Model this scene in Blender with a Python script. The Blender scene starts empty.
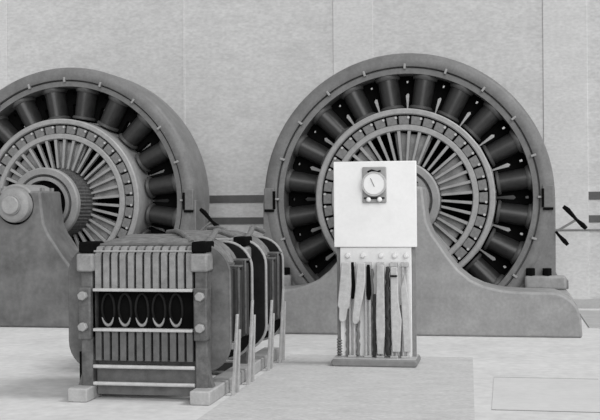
import bpy, bmesh, math, random
from mathutils import Vector, Matrix
random.seed(7)
S = bpy.context.scene
C = S.collection
PI = math.pi

# ------------------------------------------------------------------ materials
def mat(name, col, rough=0.6, var=0.12, scale=9.0, metal=0.0, bump=0.0, stretch=(1, 1, 1), fine=0.0, spec=0.4):
    m = bpy.data.materials.new(name); m.use_nodes = True
    nt = m.node_tree; N = nt.nodes; L = nt.links
    b = N['Principled BSDF']
    b.inputs['Roughness'].default_value = rough
    b.inputs['Metallic'].default_value = metal
    b.inputs['Specular IOR Level'].default_value = spec
    tc = N.new('ShaderNodeTexCoord'); mp = N.new('ShaderNodeMapping')
    mp.inputs['Scale'].default_value = stretch
    L.new(tc.outputs['Object'], mp.inputs['Vector'])
    nz = N.new('ShaderNodeTexNoise'); nz.inputs['Scale'].default_value = scale
    nz.inputs['Detail'].default_value = 6.0; nz.inputs['Roughness'].default_value = 0.65
    L.new(mp.outputs['Vector'], nz.inputs['Vector'])
    cr = N.new('ShaderNodeValToRGB')
    lo = max(0.0, col * (1 - var)); hi = min(0.95, col * (1 + var))
    cr.color_ramp.elements[0].position = 0.30; cr.color_ramp.elements[1].position = 0.70
    cr.color_ramp.elements[0].color = (lo, lo, lo, 1); cr.color_ramp.elements[1].color = (hi, hi, hi, 1)
    L.new(nz.outputs['Fac'], cr.inputs['Fac'])
    out = cr.outputs['Color']
    if fine > 0:
        n2 = N.new('ShaderNodeTexNoise'); n2.inputs['Scale'].default_value = scale * 7
        n2.inputs['Detail'].default_value = 3.0
        L.new(mp.outputs['Vector'], n2.inputs['Vector'])
        c2 = N.new('ShaderNodeValToRGB')
        c2.color_ramp.elements[0].position = 0.32; c2.color_ramp.elements[1].position = 0.68
        g = 1 - fine
        c2.color_ramp.elements[0].color = (g, g, g, 1); c2.color_ramp.elements[1].color = (1, 1, 1, 1)
        L.new(n2.outputs['Fac'], c2.inputs['Fac'])
        mx = N.new('ShaderNodeMix'); mx.data_type = 'RGBA'; mx.blend_type = 'MULTIPLY'
        mx.inputs[0].default_value = 1.0
        L.new(out, mx.inputs[6]); L.new(c2.outputs['Color'], mx.inputs[7])
        out = mx.outputs[2]
    L.new(out, b.inputs['Base Color'])
    if bump > 0:
        bp = N.new('ShaderNodeBump'); bp.inputs['Strength'].default_value = bump
        bp.inputs['Distance'].default_value = 0.02
        L.new(nz.outputs['Fac'], bp.inputs['Height']); L.new(bp.outputs['Normal'], b.inputs['Normal'])
    return m

M = dict(
    wall=mat('wall_plaster', 0.60, 0.9, 0.07, 3.2, stretch=(.8, 1, 1.6), fine=0.17, bump=0.1),
    pilaster=mat('pilaster_plaster', 0.625, 0.9, 0.06, 3.2, stretch=(.8, 1, 1.6), fine=0.15, bump=0.1),
    band=mat('dado_band_paint', 0.10, 0.7, 0.2, 3, fine=0.1),
    skirt=mat('skirting_paint', 0.42, 0.8, 0.1, 4, fine=0.1),
    floor=mat('floor_cement', 0.66, 0.85, 0.09, 1.6, fine=0.14, bump=0.03),
    slab=mat('floor_worn_cement', 0.58, 0.85, 0.10, 3.4, stretch=(1, 2.2, 1), fine=0.22, bump=0.05),
    plate=mat('floor_pale_cement', 0.62, 0.85, 0.05, 2.0, fine=0.06),
    groove=mat('floor_joint', 0.20, 0.9, 0.15, 8),
    pit=mat('pit_concrete', 0.12, 0.9, 0.1, 4),
    cast=mat('cast_iron_paint', 0.29, 0.55, 0.17, 4, fine=0.15, bump=0.05),
    castshade=mat('cast_iron_shaded', 0.15, 0.5, 0.45, 2, fine=0.2, bump=0.05),  # darker copy of cast: the left machine's shade put into the colour
    yoke=mat('yoke_paint', 0.17, 0.5, 0.2, 5, fine=0.15, bump=0.04),
    rim=mat('rim_steel', 0.33, 0.45, 0.15, 14, fine=0.12),
    bright=mat('worn_bright_steel', 0.50, 0.4, 0.15, 16, fine=0.1),
    coil=mat('coil_shellac', 0.032, 0.38, 0.3, 12, fine=0.2, spec=0.5),
    collar=mat('coil_collar', 0.07, 0.5, 0.2, 14),
    black=mat('black_iron', 0.006, 0.9, 0.2, 10, spec=0.02),
    seg=mat('segment_copper', 0.20, 0.5, 0.25, 20, fine=0.15),
    spider=mat('spider_casting', 0.30, 0.6, 0.35, 6, fine=0.15),
    comm=mat('commutator_side', 0.09, 0.5, 0.7, 30, fine=0.2),
    hub=mat('hub_casting', 0.28, 0.5, 0.16, 7, fine=0.1),
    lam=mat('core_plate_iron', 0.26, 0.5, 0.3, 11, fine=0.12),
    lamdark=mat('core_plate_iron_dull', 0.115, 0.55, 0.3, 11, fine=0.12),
    post=mat('frame_casting', 0.115, 0.55, 0.55, 10, fine=0.15, bump=0.06),
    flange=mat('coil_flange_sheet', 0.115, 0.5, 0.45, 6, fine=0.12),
    flangeshade=mat('coil_flange_shaded', 0.012, 0.8, 0.4, 6, fine=0.2, spec=0.1),  # flange sheet darkened: shade between the coils put into the colour
    loop=mat('coil_loop_lacquer', 0.009, 0.6, 0.5, 20, spec=0.2),
    wind=mat('tape_wound_coil', 0.17, 0.7, 0.4, 16, stretch=(1, 4, 1), fine=0.2, bump=0.1),
    pack=mat('coil_pack_dark', 0.03, 0.6, 0.4, 12, fine=0.2),
    strap=mat('copper_strap', 0.42, 0.5, 0.2, 20, fine=0.15),
    skid=mat('skid_timber', 0.40, 0.75, 0.15, 9, fine=0.12),
    marble=mat('white_marble', 0.84, 0.4, 0.04, 5, fine=0.03),
    marble2=mat('white_marble_lower', 0.74, 0.45, 0.07, 8, fine=0.06),
    lever=mat('pale_lever', 0.50, 0.5, 0.15, 24, fine=0.15),
    rod=mat('grey_rod', 0.44, 0.45, 0.18, 24, fine=0.12),
    iron=mat('grey_iron', 0.20, 0.55, 0.15, 14, fine=0.1),
    meterplate=mat('meter_plate', 0.30, 0.5, 0.15, 24),
    dial=mat('dial_white', 0.82, 0.3, 0.03, 20),
)

# ------------------------------------------------------------------ mesh helpers
class MB:
    def __init__(s): s.bm = bmesh.new()
    def box(s, x0, x1, y0, y1, z0, z1, rot=None, piv=None):
        v = [s.bm.verts.new((x, y, z)) for x in (x0, x1) for y in (y0, y1) for z in (z0, z1)]
        for f in ((0, 1, 3, 2), (4, 6, 7, 5), (0, 4, 5, 1), (2, 3, 7, 6), (0, 2, 6, 4), (1, 5, 7, 3)):
            s.bm.faces.new([v[i] for i in f])
        if rot is not None:
            bmesh.ops.rotate(s.bm, cent=piv, matrix=rot, verts=v)
        return s
    def prism(s, poly, y0, y1):            # polygon in XZ extruded along Y
        a = [s.bm.verts.new((x, y0, z)) for x, z in poly]
        b = [s.bm.verts.new((x, y1, z)) for x, z in poly]
        n = len(poly)
        s.bm.faces.new(a); s.bm.faces.new(b[::-1])
        for i in range(n):
            j = (i + 1) % n
            s.bm.faces.new((a[i], b[i], b[j], a[j]))
        return s
    def lathe(s, prof, segs=96, cx=0, cz=0, closed=True, rib=None):   # profile (r, y) round the Y axis
        rings = []
        for k in range(segs):
            t = 2 * PI * k / segs
            q = 1.0 if rib is None else (1.0 if k % 2 else rib)
            rings.append([s.bm.verts.new((cx + r * q * math.sin(t), y, cz + r * q * math.cos(t))) for r, y in prof])
        n = len(prof)
        for k in range(segs):
            A, B = rings[k], rings[(k + 1) % segs]
            for i in range(n if closed else n - 1):
                j = (i + 1) % n
                s.bm.faces.new((A[i], A[j], B[j], B[i]))
        if not closed:
            s.bm.faces.new([r[0] for r in rings]); s.bm.faces.new([r[-1] for r in rings][::-1])
        return s
    def cyl(s, p0, p1, r0, r1=None, segs=14):
        r1 = r0 if r1 is None else r1
        p0, p1 = Vector(p0), Vector(p1); d = (p1 - p0).normalized()
        a = d.orthogonal().normalized(); b = d.cross(a)
        A = [s.bm.verts.new(p0 + r0 * (math.cos(2*PI*k/segs) * a + math.sin(2*PI*k/segs) * b)) for k in range(segs)]
        B = [s.bm.verts.new(p1 + r1 * (math.cos(2*PI*k/segs) * a + math.sin(2*PI*k/segs) * b)) for k in range(segs)]
        s.bm.faces.new(A[::-1]); s.bm.faces.new(B)
        for k in range(segs):
            j = (k + 1) % segs
            s.bm.faces.new((A[k], A[j], B[j], B[k]))
        return s
    def tube(s, pts, r, segs=10, closed=False):
        P = [Vector(p) for p in pts]; n = len(P); rings = []
        up = None
        for i in range(n):
            if closed: d = (P[(i + 1) % n] - P[i - 1]).normalized()
            else: d = (P[min(i + 1, n - 1)] - P[max(i - 1, 0)]).normalized()
            if up is None: up = d.orthogonal().normalized()
            a = (up - d * up.dot(d)).normalized(); up = a; b = d.cross(a)
            rr = r[i] if isinstance(r, (list, tuple)) else r
            rings.append([s.bm.verts.new(P[i] + rr * (math.cos(2*PI*k/segs) * a + math.sin(2*PI*k/segs) * b)) for k in range(segs)])
        for i in range(n if closed else n - 1):
            A, B = rings[i], rings[(i + 1) % n]
            for k in range(segs):
                j = (k + 1) % segs
                s.bm.faces.new((A[k], A[j], B[j], B[k]))
        if not closed:
            s.bm.faces.new(rings[0][::-1]); s.bm.faces.new(rings[-1])
        return s
    def loft(s, secs):                     # list of equal-length rings of points
        R = [[s.bm.verts.new(p) for p in q] for q in secs]
        n = len(R[0])
        for A, B in zip(R, R[1:]):
            for k in range(n):
                j = (k + 1) % n
                s.bm.faces.new((A[k], A[j], B[j], B[k]))
        s.bm.faces.new(R[0][::-1]); s.bm.faces.new(R[-1])
        return s
    def build(s, name, m, parent=None, bevel=0.0, smooth=35, loc=None, rot=None):
        bmesh.ops.recalc_face_normals(s.bm, faces=s.bm.faces[:])
        me = bpy.data.meshes.new(name); s.bm.to_mesh(me); s.bm.free()
        me.materials.append(m)
        for p in me.polygons: p.use_smooth = True
        me.set_sharp_from_angle(angle=math.radians(smooth))
        o = bpy.data.objects.new(name, me); C.objects.link(o)
        if parent: o.parent = parent
        if loc: o.location = loc
        if rot: o.rotation_euler = rot
        if bevel:
            md = o.modifiers.new('bevel', 'BEVEL'); md.width = bevel; md.segments = 2
            md.limit_method = 'ANGLE'; md.angle_limit = math.radians(40)
        return o

def rrect(hw, z0, z1, r, n=8):             # rounded rectangle in XZ, centred on x = 0
    out = []
    for cx, cz, a in ((hw - r, z1 - r, 0), (-hw + r, z1 - r, 90), (-hw + r, z0 + r, 180), (hw - r, z0 + r, 270)):
        for k in range(n + 1):
            t = math.radians(a + 90 * k / n)
            out.append((cx + r * math.cos(t), cz + r * math.sin(t)))
    return out

def thing(name, label, cat, loc, group=None):
    o = bpy.data.objects.new(name, None); C.objects.link(o); o.location = loc
    o.empty_display_size = 0.2
    o['label'] = label; o['category'] = cat
    if group: o['group'] = group
    return o

def struct(o):
    o['kind'] = 'structure'; return o

def copy_tree(o, parent=None):
    c = o.copy(); C.objects.link(c); c.parent = parent
    for ch in list(o.children): copy_tree(ch, c)
    return c

def copy_part(o, parent):
    c = o.copy(); C.objects.link(c); c.parent = parent
    for ch in list(o.children): copy_part(ch, c)
    return c

# ------------------------------------------------------------------ layout (metres; y runs along the machine shafts to the back wall)
WALL = 15.2
D1 = (-1.18, 11.80, 0.0)        # right-hand dynamo, front of its bedplate
D2 = (-5.66, 12.10, 0.0)        # left-hand dynamo
T1 = (-2.58, 7.62, 0.0)         # nearer transformer
T2 = (-2.58, 8.85, 0.0)         # farther transformer
SB = (-1.125, 9.46, 0.003)       # switchboard
AX = 1.485                      # shaft height

# ------------------------------------------------------------------ setting
def slab(name, rects, z0, z1, m):
    b = MB()
    for x0, x1, y0, y1 in rects: b.box(x0, x1, y0, y1, z0, z1)
    return struct(b.build(name, m))

pits = [(D1[0] - 1.08, D1[0] + 1.08, D1[1] + 1.30, D1[1] + 2.34), (D2[0] - 1.08, D2[0] + 1.08, D2[1] + 1.30, D2[1] + 2.34)]
X0, X1, Y0 = -12, 6, 1.5
xs = [X0, pits[1][0], pits[1][1], pits[0][0], pits[0][1], X1]
slab('floor', [(X0, X1, Y0, D1[1] + 1.30),
               (xs[0], xs[1], D1[1] + 1.30, WALL + .2), (xs[2], xs[3], D1[1] + 1.30, WALL + .2), (xs[4], xs[5], D1[1] + 1.30, WALL + .2),
               (xs[3], xs[4], pits[0][3], WALL + .2),
               (xs[1], xs[2], D1[1] + 1.30, pits[1][2]), (xs[1], xs[2], pits[1][3], WALL + .2)], -0.12, 0, M['floor'])
pb = MB()
for x0, x1, y0, y1 in pits:
    pb.box(x0, x1, y0, y1, -0.60, -0.50)
    pb.box(x0 - .1, x0, y0, y1, -0.60, -0.12); pb.box(x1, x1 + .1, y0, y1, -0.60, -0.12)
    pb.box(x0, x1, y0 - .1, y0, -0.60, -0.12); pb.box(x0, x1, y1, y1 + .1, -0.60, -0.12)
struct(pb.build('trim_1', M['pit']))
slab('wall_back', [(X0, X1, WALL, WALL + .2)], 0, 5.2, M['wall'])
# shallow pilasters on the back wall
px = [(-9.3, -7.21), (-2.34, -1.78), (.52, 1.10)]
b = MB()
for x0, x1 in px[:3]: b.box(x0, x1, WALL - .022, WALL, 0, 5.2)
struct(b.build('trim_2', M['pilaster'], bevel=.006))
gaps = [(-7.21, -2.34), (-1.78, .52), (1.10, X1)]
b = MB()
for x0, x1 in gaps: b.box(x0, x1, WALL - .018, WALL, 1.455, 1.56)
struct(b.build('trim_3', M['band']))
b = MB()
for x0, x1 in gaps: b.box(x0, x1, WALL - .018, WALL, 1.15, 1.245)
struct(b.build('trim_4', M['band']))
b = MB()
b.box(-4.52, -4.495, WALL - .012, WALL, 1.56, 5.2)
struct(b.build('trim_5', M['pilaster']))
b = MB(); b.box(X0, X1, WALL - .04, WALL - .022, 0, .12)
struct(b.build('baseboard_back', M['skirt']))
struct(MB().cyl((.62, WALL - .035, 1.05), (X1, WALL - .035, 1.05), .013).build('trim_10', M['groove']))
# worn cement strip in front of the switchboard, joints and a pale plate on the right
b = MB()
A = [b.bm.verts.new((x, y, z)) for z in (0, .003) for x, y in ((-2.0, 2.5), (-.05, 2.5), (-.30, 10.18), (-2.0, 10.18))]
for f in ((0, 1, 2, 3), (4, 5, 6, 7), (0, 1, 5, 4), (1, 2, 6, 5), (2, 3, 7, 6), (3, 0, 4, 7)): b.bm.faces.new([A[i] for i in f])
struct(b.build('trim_6', M['slab']))
slab('trim_7', [(-.10, 1.6, 7.62, 9.03)], 0, 0.003, M['plate'])
slab('trim_8', [(-.10, .72, 9.03, 9.055), (-.10, 1.2, 7.60, 7.615)], 0, 0.002, M['groove'])
slab('trim_9', [(.92, 3.5, 12.75, 14.75)], 0, 0.012, M['skirt'])

# ------------------------------------------------------------------ dynamo
def make_dynamo():
    root = thing('dynamo', 'large grey open-spoked dynamo directly behind the white marble switchboard', 'dynamo', D1, 'spoked dynamos')
    # bedplate and bearing pedestal: one sweeping casting
    half = [(.31, 1.60), (.33, 1.40), (.355, 1.22), (.41, 1.09), (.49, .975), (.58, .84), (.695, .70), (.82, .60), (.95, .54), (1.08, .505),
            (1.20, .487), (1.36, .478), (1.70, .472), (1.79, .435), (1.86, .385), (1.92, .31), (1.955, .20), (1.965, 0)]
    poly = [(-x, z) for x, z in half] + [(x, z) for x, z in reversed(half)]
    base = MB().prism(poly, 0, .62).build('bedplate', M['cast'], root, bevel=.025)
    for s in (-1, 1):
        MB().prism([(s * 1.14, 0), (s * 1.955, 0), (s * 1.955, .28), (s * 1.90, .37), (s * 1.86, .395), (s * 1.14, .395)], .62, 2.3).build('bed_rail', M['cast'], root, bevel=.02)
    # yoke
    prof = [(1.51, 2.18), (1.51, 1.535), (1.574, 1.53), (1.578, 1.57), (1.590, 1.57), (1.594, 1.50), (1.605, 1.493), (1.67, 1.49), (1.72, 1.508), (1.75, 1.54), (1.765, 1.60), (1.765, 2.18)]
    yoke = MB().lathe(prof, 128, 0, AX).build('yoke', M['yoke'], root, smooth=30)
    for s in (-1, 1):
        arc = [(1.60 * math.cos(math.radians(a)), AX - 1.60 * math.sin(math.radians(a))) for a in range(0, 43, 3)]
        arc2 = [(1.585 * math.cos(math.radians(42.6)), .396)]
        poly = [(s * x, z) for x, z in arc] + [(s * x, z) for x, z in arc2] + [(s * 1.91, .396), (s * 1.91, .50), (s * 1.80, .52), (s * 1.765, .60), (s * 1.765, AX)]
        ft = MB().prism(poly, 1.51, 1.98).build('yoke_foot', M['yoke'], root, bevel=.01)
        MB().box(min(s * 1.40, s * 1.88), max(s * 1.40, s * 1.88), 1.38, 1.52, .396, .56).build('foot_pad', M['cast'], ft, bevel=.03)
        for bx in (1.47, 1.66):
            MB().cyl((s * bx, 1.445, .555), (s * bx, 1.445, .645), .055, segs=6).build('foot_bolt', M['black'], ft, bevel=.006)
        # split-joint boss with its pocket at shaft height
        bs = MB().box(min(s * 1.615, s * 1.745), max(s * 1.615, s * 1.745), 1.465, 1.53, AX - .13, AX + .14).build('joint_boss', M['yoke'], yoke, bevel=.012)
        MB().box(min(s * 1.605, s * 1.635), max(s * 1.605, s * 1.635), 1.455, 1.50, AX - .12, AX + .10).build('joint_key', M['black'], yoke, bevel=.006)
        MB().box(min(s * 1.62, s * 1.74), max(s * 1.62, s * 1.74), 1.45, 1.50, AX - .155, AX - .125).build('joint_nut', M['black'], yoke, bevel=.008)
    # lugs on the inner seam, one between each two field coils
    lug = MB().box(-.014, .014, 1.478, 1.535, 1.56, 1.625).build('yoke_lug', M['rim'], root, bevel=.006, loc=(0, 0, AX))
    for k in range(1, 20):
        c = copy_part(lug, root); c.rotation_euler = (0, k * PI / 10, 0)
    # field coils
    def oval(z, hx, hy, cy=1.74, n=22):
        return [(hx * math.cos(2*PI*k/n), cy + hy * math.sin(2*PI*k/n), z) for k in range(n)]
    co = MB().loft([oval(1.11, .118, .165), oval(1.15, .118, .165), oval(1.28, .124, .172), oval(1.46, .130, .18), oval(1.50, .130, .18)]).build('field_coil', M['coil'], root, loc=(0, 0, AX))
    MB().loft([oval(1.455, .140, .19), oval(1.47, .152, .20), oval(1.495, .157, .205), oval(1.508, .150, .20)]).build('coil_collar', M['collar'], co)
    MB().loft([oval(1.095, .140, .19), oval(1.105, .146, .195), oval(1.122, .144, .19), oval(1.135, .128, .18)]).build('coil_collar', M['collar'], co)
    side = [(1.085, 8.45), (1.285, 7.85), (1.30, 8.4), (1.312, 9.0), (1.425, 9.0), (1.43, 8.45), (1.462, 8.35), (1.467, 9.0), (1.515, 9.0)]
    poly = [(-q * math.sin(math.radians(a)), q * math.cos(math.radians(a))) for q, a in side] + [(q * math.sin(math.radians(a)), q * math.cos(math.radians(a))) for q, a in reversed(side)]
    MB().prism(poly, 1.84, 1.96).build('pole_core', M['black'], co)
    co.rotation_euler = (0, PI / 20, 0)
    for k in range(1, 20):
        c = copy_part(co, root); c.rotation_euler = (0, PI / 20 + k * PI / 10, 0)
    # armature
    arm = MB().lathe([(1.0, 1.95), (1.0, 1.325), (1.012, 1.31), (1.055, 1.31), (1.07, 1.325), (1.07, 1.95)], 120, 0, AX).build('armature_ring', M['rim'], root)
    MB().lathe([(.805, 1.45), (.805, 1.325), (.815, 1.31), (.865, 1.31), (.878, 1.325), (.878, 1.45)], 120, 0, AX).build('clamp_ring', M['rim'], root)
    MB().lathe([(.30, 1.93), (.30, 1.87), (1.0, 1.87), (1.0, 1.93)], 80, 0, AX).build('armature_back', M['black'], root)
    MB().lathe([(.876, 1.90), (.876, 1.405), (1.002, 1.405), (1.002, 1.90)], 80, 0, AX).build('armature_core', M['black'], root)
    w = PI / 40
    def wedge(r0, r1, a): return [(r0 * math.sin(-a), r0 * math.cos(a)), (r1 * math.sin(-a), r1 * math.cos(a)), (r1 * math.sin(a), r1 * math.cos(a)), (r0 * math.sin(a), r0 * math.cos(a))]
    sg = MB().prism(wedge(.882, .985, w * .83), 1.345, 1.41).build('winding_segment', M['seg'], root, bevel=.008, loc=(0, 0, AX))
    MB().cyl((.055, 1.33, .962), (.055, 1.38, .962), .016, segs=8).build('segment_clip', M['bright'], sg)
    for k in range(1, 40):
        c = copy_part(sg, root); c.rotation_euler = (0, k * 2 * w, 0)
    sp = MB().loft([[(-.014, 1.34, .43), (.014, 1.34, .43), (.014, 1.41, .43), (-.014, 1.41, .43)],
                    [(-.019, 1.33, .81), (.019, 1.33, .81), (.019, 1.40, .81), (-.019, 1.40, .81)]]).build('spoke', M['rim'], root, bevel=.004, loc=(0, 0, AX))
    sp.rotation_euler = (0, w, 0)
    for k in range(1, 40):
        c = copy_part(sp, root); c.rotation_euler = (0, w + k * 2 * w, 0)
    pa = MB().prism(wedge(.36, .81, math.radians(17)), 1.43, 1.53).build('spider_arm', M['spider'], root, bevel=.015, loc=(0, 0, AX))
    pa.rotation_euler = (0, math.radians(8), 0)
    for k in range(1, 6):
        c = copy_part(pa, root); c.rotation_euler = (0, math.radians(8 + 60 * k), 0)
    # hub, commutator, shaft, bearing
    AH, AB = AX - .03, AX - .05
    MB().lathe([(.30, 1.5), (.30, .86), (.435, .86), (.45, 1.5)], 120, 0, AH, rib=.97).build('commutator', M['comm'], root, smooth=20)
    MB().lathe([(.36, .92), (.36, .82), (.37, .805), (.435, .805), (.452, .825), (.452, .90), (.435, .92)], 96, 0, AH).build('hub_ring', M['hub'], root)
    MB().lathe([(.29, 1.0), (.29, .80), (.335, .80), (.34, 1.0)], 72, 0, AH).build('hub_collar', M['hub'], root)
    MB().lathe([(.10, 1.0), (.10, .92), (.37, .92), (.37, 1.0)], 72, 0, AH).build('hub_web', M['black'], root)
    MB().cyl((0, .55, AH), (0, 2.02, AH), .14, segs=36).build('shaft', M['rim'], root)
    hs = MB().cyl((0, .0, AB), (0, .70, AB), .25, segs=48).build('bearing_housing', M['hub'], root, bevel=.02)
    for sx in (-1, 1):
        for yb in (.2, .48):
            MB().cyl((sx * .25, yb, 1.58), (sx * .25, yb, 1.64), .03, segs=6).build('cap_bolt', M['iron'], hs)
    cap = MB().lathe([(.0, -.17), (.115, -.17), (.12, -.14), (.165, -.135), (.195, -.11), (.205, -.07), (.20, .03), (0, .03)], 60, .02, AB, closed=False).build('bearing_cap', M['hub'], root)
    MB().cyl((.02, -.20, AB), (.02, -.16, AB), .105, segs=40).build('cap_disc', M['rim'], cap, bevel=.01)
    # hand crank on the right flank of the yoke
    ck = MB().cyl((1.74, 1.62, 1.05), (2.0, 1.42, 1.215), .014).build('hand_crank', M['rim'], root)
    MB().tube([(1.85, 1.42, 1.37), (1.90, 1.42, 1.33), (2.0, 1.42, 1.215), (2.07, 1.42, 1.15), (2.11, 1.42, 1.11)], [.022, .03, .018, .03, .022]).build('crank_grip', M['black'], ck)
    MB().tube([(1.77, 1.5, 1.07), (1.80, 1.44, 1.03), (1.86, 1.42, .965), (1.90, 1.42, .92)], [.014, .018, .028, .02]).build('crank_grip', M['black'], ck)
    return root

dyn = make_dynamo()
dyn2 = copy_tree(dyn)
dyn2.location = D2
dyn2['label'] = 'left-hand grey spoked dynamo with a round bearing cap in front, cut off by the frame'
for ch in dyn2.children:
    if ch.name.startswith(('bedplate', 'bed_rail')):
        ch.data = ch.data.copy(); ch.data.materials[0] = M['castshade']  # shade on the left bed, carried by the darker colour

# ------------------------------------------------------------------ transformer
def make_transformer():
    root = thing('transformer', 'nearer iron-framed transformer with a slatted laminated core and U-shaped coil ends showing in front', 'transformer', T1, 'iron-framed transformers')
    # laminated core: upper and lower yokes of twelve plates with sloped top shoulders
    n, hw = 12, .355; p = 2 * hw / n
    up = MB(); lo = MB()
    for k in range(n):
        x0 = -hw + k * p + .008; x1 = -hw + (k + 1) * p - .008
        for bb, prof in ((up, [(.0, .80), (.0, 1.055), (.045, 1.112), (.09, 1.118), (.09, .80)]), (lo, [(.0, .285), (.0, .50), (.09, .50), (.09, .285)])):
            A = [bb.bm.verts.new((x0, y, z)) for y, z in prof]; B = [bb.bm.verts.new((x1, y, z)) for y, z in prof]
            bb.bm.faces.new(A); bb.bm.faces.new(B[::-1])
            for i in range(len(prof)):
                j = (i + 1) % len(prof); bb.bm.faces.new((A[i], B[i], B[j], A[j]))
    MB().box(-hw, hw, .035, .08, .81, 1.075).build('core_gap_shade', M['black'], root)  # black boxes behind the plates paint the shade in their gaps
    MB().box(-hw, hw, .035, .08, .29, .49).build('core_gap_shade', M['black'], root)
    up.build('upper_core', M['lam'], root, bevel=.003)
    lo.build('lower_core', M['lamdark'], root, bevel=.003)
    MB().cyl((-.36, -.004, 1.082), (.36, -.004, 1.082), .007).build('shoulder_rod', M['rim'], root)
    MB().cyl((-.475, .06, .0), (-.475, .06, .34), .010).build('stay_rod', M['black'], root)
    MB().box(-.36, .36, .125, .20, 1.10, 1.135).build('core_clamp', M['lamdark'], root, bevel=.01)
    MB().box(-.355, .355, -.03, .03, .79, .812).build('shelf_rail', M['bright'], root, bevel=.005)
    MB().box(-.355, .355, -.03, .03, .50, .522).build('shelf_rail', M['bright'], root, bevel=.005)
    MB().cyl((-.36, .0, .242), (.36, .0, .242), .014).build('tie_rod', M['bright'], root)
    MB().cyl((-.36, .0, .118), (.36, .0, .118), .014).build('tie_rod', M['bright'], root)
    MB().box(-.355, .355, .05, .09, .03, .23).build('skirt_panel', M['lamdark'], root, bevel=.004)
    # window with coil ends
    MB().box(-.355, .355, .08, .11, .51, .80).build('recess_shade', M['black'], root, bevel=.01)  # black backing put in as the shade of the recess
    for k in range(5):
        cx = -.27 + k * .122
        pts = [(cx + .045 * math.sin(t) * (1 if math.cos(t) < 0 else 1), .05 + .02 * max(0, math.cos(t)), .655 - .115 * math.cos(t)) for t in [2 * PI * i / 24 for i in range(24)]]
        lp = MB().tube(pts, .009, 8, closed=True).build('coil_loop', M['loop'], root)
        pts = [(cx + .047 * math.sin(t), .03 + .02 * max(0, math.cos(t)), .655 - .118 * math.cos(t)) for t in [math.radians(a) for a in range(-60, 61, 8)]]
        MB().tube(pts, [.003 + .009 * math.sin(PI * i / 15) for i in range(16)], 8).build('loop_shoe', M['rim'], lp)
    # end frame posts with blocks and bolts
    for s in (-1, 1):
        def bx(x0, x1, *a): return (min(s * x0, s * x1), max(s * x0, s * x1)) + a
        ps = MB().box(*bx(.365, .45, .0, .12, .09, 1.08)).build('frame_post', M['post'], root, bevel=.008)
        MB().box(*bx(.345, .465, -.05, .12, .935, 1.065)).build('post_block', M['lam'], ps, bevel=.015)
        MB().box(*bx(.35, .455, -.03, .20, 1.07, 1.15)).build('post_cap', M['black'], ps, bevel=.012)
        MB().box(*bx(.365, .46, -.045, .06, .44, .82)).build('post_bracket', M['post'], ps, bevel=.012)
        for z in (.76, .535):
            MB().cyl((s * .415, -.085, z), (s * .415, -.04, z), .034, segs=6).build('post_bolt', M['rim'], ps, bevel=.006)
        ft = MB().box(*bx(.36, .50, -.14, 1.075, .0, .10)).build('skid', M['skid'], root, bevel=.01)
        # gusset between post and skid
        MB().prism([(s * .39, .10), (s * .48, .10), (s * .43, .26), (s * .39, .30)], .02, .10).build('gusset', M['lamdark'], ps)
    # bobbin flanges
    for y in (.115, .83):
        MB().prism(rrect(.575, .20, 1.12, .21), y, y + .022).build('coil_flange', M['flange' if y < .5 else 'flangeshade'], root, bevel=.006)
        rim = [(x, y + .011, z) for x, z in rrect(.577, .198, 1.122, .21)]
        MB().tube(rim, .012, 8, closed=True).build('flange_rim', M['flange' if y < .5 else 'rim'], root)
    # tape-wound coil between the flanges: five rounded sections
    for k in range(5):
        ya = .142 + k * .137; secs = []
        for t, d in ((0, -.035), (.25, -.008), (.5, 0), (.75, -.008), (1, -.035)):
            q = rrect(.51 + d, .26 - d, 1.195 + d - .012 * abs(k - 2), .30 + d)
            secs.append([(x, ya + t * .132, z) for x, z in q])
        MB().loft(secs).build('winding_section', M['wind'], root)
    # dark upright coil packs on the flanks
    for s in (-1, 1):
        for y0, y1, xo, zt in ((.18, .37, .548, .97), (.41, .58, .562, .94), (.61, .80, .566, .98)):
            pk = MB()
            for i in range(3):
                ya = y0 + (y1 - y0) * i / 3
                pk.box(min(s * .45, s * (xo + .012 * (i % 2))), max(s * .45, s * (xo + .012 * (i % 2))), ya, ya + (y1 - y0) / 3 - .008, .40, zt - .02 * i)
            po = pk.build('coil_pack', M['pack'], root, bevel=.008)
            MB().box(min(s * .46, s * (xo + .016)), max(s * .46, s * (xo + .016)), y0 + .01, y1 - .02, zt + .0, zt + .014).build('pack_lit_top', M['post'], po, bevel=.004)  # paler strip painting the lit top of the pack
            MB().box(min(s * (xo + .004), s * (xo + .018)), max(s * (xo + .004), s * (xo + .018)), y0 + .004, y0 + .016, .42, zt).build('pack_lit_edge', M['post'], po, bevel=.003)  # paler strip painting a lit upright edge
    # rear core yoke and lead bundle on top
    MB().box(-.355, .355, .87, .95, .22, 1.10).build('rear_core', M['pack'], root, bevel=.006)
    MB().tube([(.41, .12, 1.12), (.43, .22, 1.17), (.40, .45, 1.215), (.36, .70, 1.21), (.38, .98, 1.17)], .022).build('lead_cable', M['wind'], root)
    MB().tube([(.30, .17, 1.14), (.20, .30, 1.20), (.10, .50, 1.215), (-.05, .78, 1.20)], .02).build('lead_cable', M['wind'], root)
    # copper straps standing down the right flank, in leaning pairs
    for (y, zt, lean) in ((.36, .54, .035), (.86, .60, .03)):
        for d in (-1, 1):
            yb = y + d * .065; yt = y + d * .03
            st = MB().loft([[(.545, yb - .022, .0), (.568, yb - .022, .0), (.568, yb + .022, .0), (.545, yb + .022, .0)],
                            [(.574, yt - .018, zt - .06 * d), (.592, yt - .018, zt - .06 * d), (.592, yt + .018, zt - .06 * d), (.574, yt + .018, zt - .06 * d)]])
            st.build('side_strap', M['strap'], root, bevel=.004)
        MB().box(.53, .572, y - .06, y + .06, zt - .20, zt - .15).build('strap_clamp', M['strap'], root, bevel=.005)
    root.scale = (1.06, 1, 1)
    return root

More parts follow.
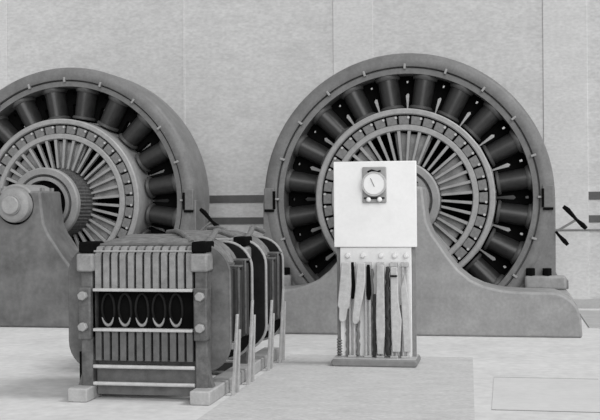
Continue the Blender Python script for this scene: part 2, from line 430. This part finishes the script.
tr = make_transformer()
tr2 = copy_tree(tr); tr2.location = T2
for ch in tr2.children:
    if ch.name.startswith('coil_flange'):
        ch.data = ch.data.copy(); ch.data.materials[0] = M['flangeshade']  # farther flanges take the shade-coloured sheet
    if ch.name.startswith('flange_rim'):
        ch.data = ch.data.copy(); ch.data.materials[0] = M['rim']
tr2['label'] = 'farther iron-framed transformer standing close behind the nearer one, mostly hidden by it'

# ------------------------------------------------------------------ switchboard
def make_board():
    root = thing('switchboard', 'white marble switchboard on a low iron base plate, one square meter near its top', 'switchboard', SB)
    MB().prism(rrect(.375, 0, .062, .028, 4), 0, .40).build('base_plate', M['iron'], root, bevel=.012)
    MB().box(-.362, .362, .012, .388, .062, .067).build('plate_top', M['rod'], root, bevel=.002)
    MB().box(-.365, .365, .165, .215, 1.03, 1.785).build('marble_slab', M['marble'], root, bevel=.006)
    MB().box(-.315, .315, .185, .225, .067, 1.028).build('lower_slab', M['marble2'], root, bevel=.005)
    for s in (-1, 1):
        MB().box(min(s * .315, s * .35), max(s * .315, s * .35), .225, .26, .067, 1.75).build('frame_upright', M['iron'], root, bevel=.004)
    # meter
    mt = MB().box(-.105, .105, .135, .165, 1.42, 1.735).build('meter', M['meterplate'], root, bevel=.008)
    MB().cyl((0, .105, 1.585), (0, .14, 1.585), .095, segs=40).build('meter_dial', M['dial'], mt, bevel=.006)
    MB().lathe([(.095, .14), (.095, .10), (.108, .10), (.108, .14)], 48, 0, 1.585).build('meter_bezel', M['lever'], mt)
    nd = MB().box(-.003, .003, .100, .104, 1.56, 1.64, rot=Matrix.Rotation(math.radians(-24), 3, 'Y'), piv=(0, .1, 1.57)).build('meter_needle', M['iron'], mt)
    MB().tube([(-.055, .11, 1.69), (-.02, .11, 1.705), (.03, .11, 1.69), (.06, .11, 1.70)], .008).build('terminal_wire', M['black'], mt)
    MB().box(-.09, .09, .118, .14, 1.455, 1.468).build('terminal_bar', M['black'], mt, bevel=.003)
    for s in (-.048, .048):
        MB().lathe([(0, .095), (.014, .098), (.022, .11), (.02, .13), (0, .14)], 18, s, 1.448, closed=False).build('meter_knob', M['dial'], mt)
    # upright rods in pairs down to the plate
    for x in (-.205, -.065, .045, .165, .262):
        for d in (-.018, .018):
            MB().cyl((x + d, .13, .067), (x + d, .13, .90), .012, segs=12).build('switch_rod', M['rod'], root)
        ft = MB().box(x - .035, x + .035, .10, .16, .067, .085).build('rod_shoe', M['rod'], root, bevel=.004)
        MB().box(x - .032, x + .032, .105, .186, .86, .90).build('rod_clip', M['rod'], root, bevel=.005)
    # hanging switch levers
    def plate(pts, y0, y1): return MB().prism(pts, y0, y1)
    MB().prism([(-.285, .90), (-.205, .90), (-.20, .70), (-.215, .51), (-.235, .49), (-.25, .40), (-.27, .375), (-.30, .38), (-.315, .41), (-.31, .50), (-.325, .52)], .06, .10).build('switch_lever', M['lever'], root, bevel=.008)
    MB().prism([(-.145, .89), (-.075, .90), (-.075, .74), (-.10, .58), (-.12, .50), (-.135, .39), (-.155, .362), (-.18, .362), (-.195, .39), (-.19, .47), (-.165, .66)], .05, .09).build('switch_lever', M['lever'], root, bevel=.008)
    MB().prism([(.02, .88), (.085, .88), (.09, .30), (.075, .10), (.02, .10), (.01, .40)], .075, .105).build('switch_blade', M['rod'], root, bevel=.008)
    MB().prism([(.14, .86), (.20, .86), (.21, .55), (.235, .40), (.22, .12), (.15, .12), (.14, .45)], .085, .11).build('switch_blade', M['lever'], root, bevel=.008)
    MB().prism([(.225, .68), (.265, .80), (.305, .50), (.31, .12), (.25, .12), (.235, .45)], .10, .12).build('switch_blade', M['lever'], root, bevel=.008)
    for x, z0, z1 in ((-.195, .58, .90), (-.055, .57, .88)):
        MB().prism([(x - .012, z1), (x + .014, z1), (x + .024, z0 + .06), (x + .016, z0), (x - .012, z0), (x - .02, z0 + .06)], .10, .125).build('contact_arm', M['black'], root, bevel=.006)
    pts = [(.112 + .006 * math.sin(i * 1.9), .115 + .008 * math.cos(i * 1.3), .86 - .032 * i) for i in range(25)]
    MB().tube(pts, [.012 + .012 * min(1, i / 10) + .004 * (i % 2) for i in range(25)], 8).build('braided_cable', M['pack'], root)
    pts = [(-.005 + .005 * math.sin(i * 1.7), .12, .62 - .030 * i) for i in range(19)]
    MB().tube(pts, [.013 + .004 * (i % 2) for i in range(19)], 8).build('braided_cable', M['pack'], root)
    for x, zt in ((-.155, .60), (-.25, .52), (.225, .52), (-.03, .84)):  # extra strands added behind the rods to darken the gaps
        pts = [(x + .005 * math.sin(i * 2.1 + x * 9), .16, zt - (zt - .075) * i / 16) for i in range(17)]
        MB().tube(pts, [.012 + .004 * (i % 2) for i in range(17)], 8).build('braided_cable', M['iron'], root)
    MB().box(.14, .20, .06, .12, .775, .79).build('lever_hook', M['black'], root, bevel=.003)
    for x in (-.245, -.11, .05, .17, .27):
        MB().lathe([(0, .15), (.018, .152), (.022, .17), (.022, .187)], 16, x, .955, closed=False).build('terminal_stud', M['marble2'], root)
    MB().tube([(-.325, .25 + .02 * math.cos(i * 1.05), .075 + .006 * i + .0) if False else (-.325 + .022 * math.sin(i * 1.05), .20 + .022 * math.cos(i * 1.05), .075 + .004 * i) for i in range(36)], .008, 6).build('spring_coil', M['iron'], root)
    return root
make_board()

# ------------------------------------------------------------------ camera
H, F, TH, ROLL = 1.40, 1100.0, math.atan(205 / 1100), 0.008
cam = bpy.data.cameras.new('camera'); co = bpy.data.objects.new('camera', cam); C.objects.link(co)
fw = Vector((-math.sin(TH), math.cos(TH), 0)); rt = Vector((math.cos(TH), math.sin(TH), 0)); up = Vector((0, 0, 1))
r2 = rt * math.cos(ROLL) - up * math.sin(ROLL); u2 = up * math.cos(ROLL) + rt * math.sin(ROLL)
co.matrix_world = Matrix(((r2.x, u2.x, -fw.x, 0), (r2.y, u2.y, -fw.y, 0), (r2.z, u2.z, -fw.z, H), (0, 0, 0, 1)))
cam.sensor_width = 36; cam.lens = 36 * F / 600; cam.shift_y = -4 / 600
cam.clip_end = 100
S.camera = co

# ------------------------------------------------------------------ light
w = bpy.data.worlds.new('world'); S.world = w; w.use_nodes = True
bg = w.node_tree.nodes['Background']; bg.inputs[0].default_value = (1, 1, 1, 1); bg.inputs[1].default_value = 0.40
for nm, e, ang, d in (('skylight', 1.65, 20, (.80, -.06, .95)), ('front_fill', 1.9, 50, (.34, -.95, .40))):  # second sun is an added fill brightening upright faces from the front
    sun = bpy.data.lights.new(nm, 'SUN'); sun.energy = e; sun.angle = math.radians(ang)
    so = bpy.data.objects.new(nm, sun); C.objects.link(so)
    so.rotation_euler = Vector(d).to_track_quat('Z', 'Y').to_euler(); so.location = (4, 4, 7)

S.view_settings.view_transform = 'Standard'; S.view_settings.look = 'None'
S.view_settings.gamma = 1; S.view_settings.exposure = 0.0
S.view_settings.use_curve_mapping = False
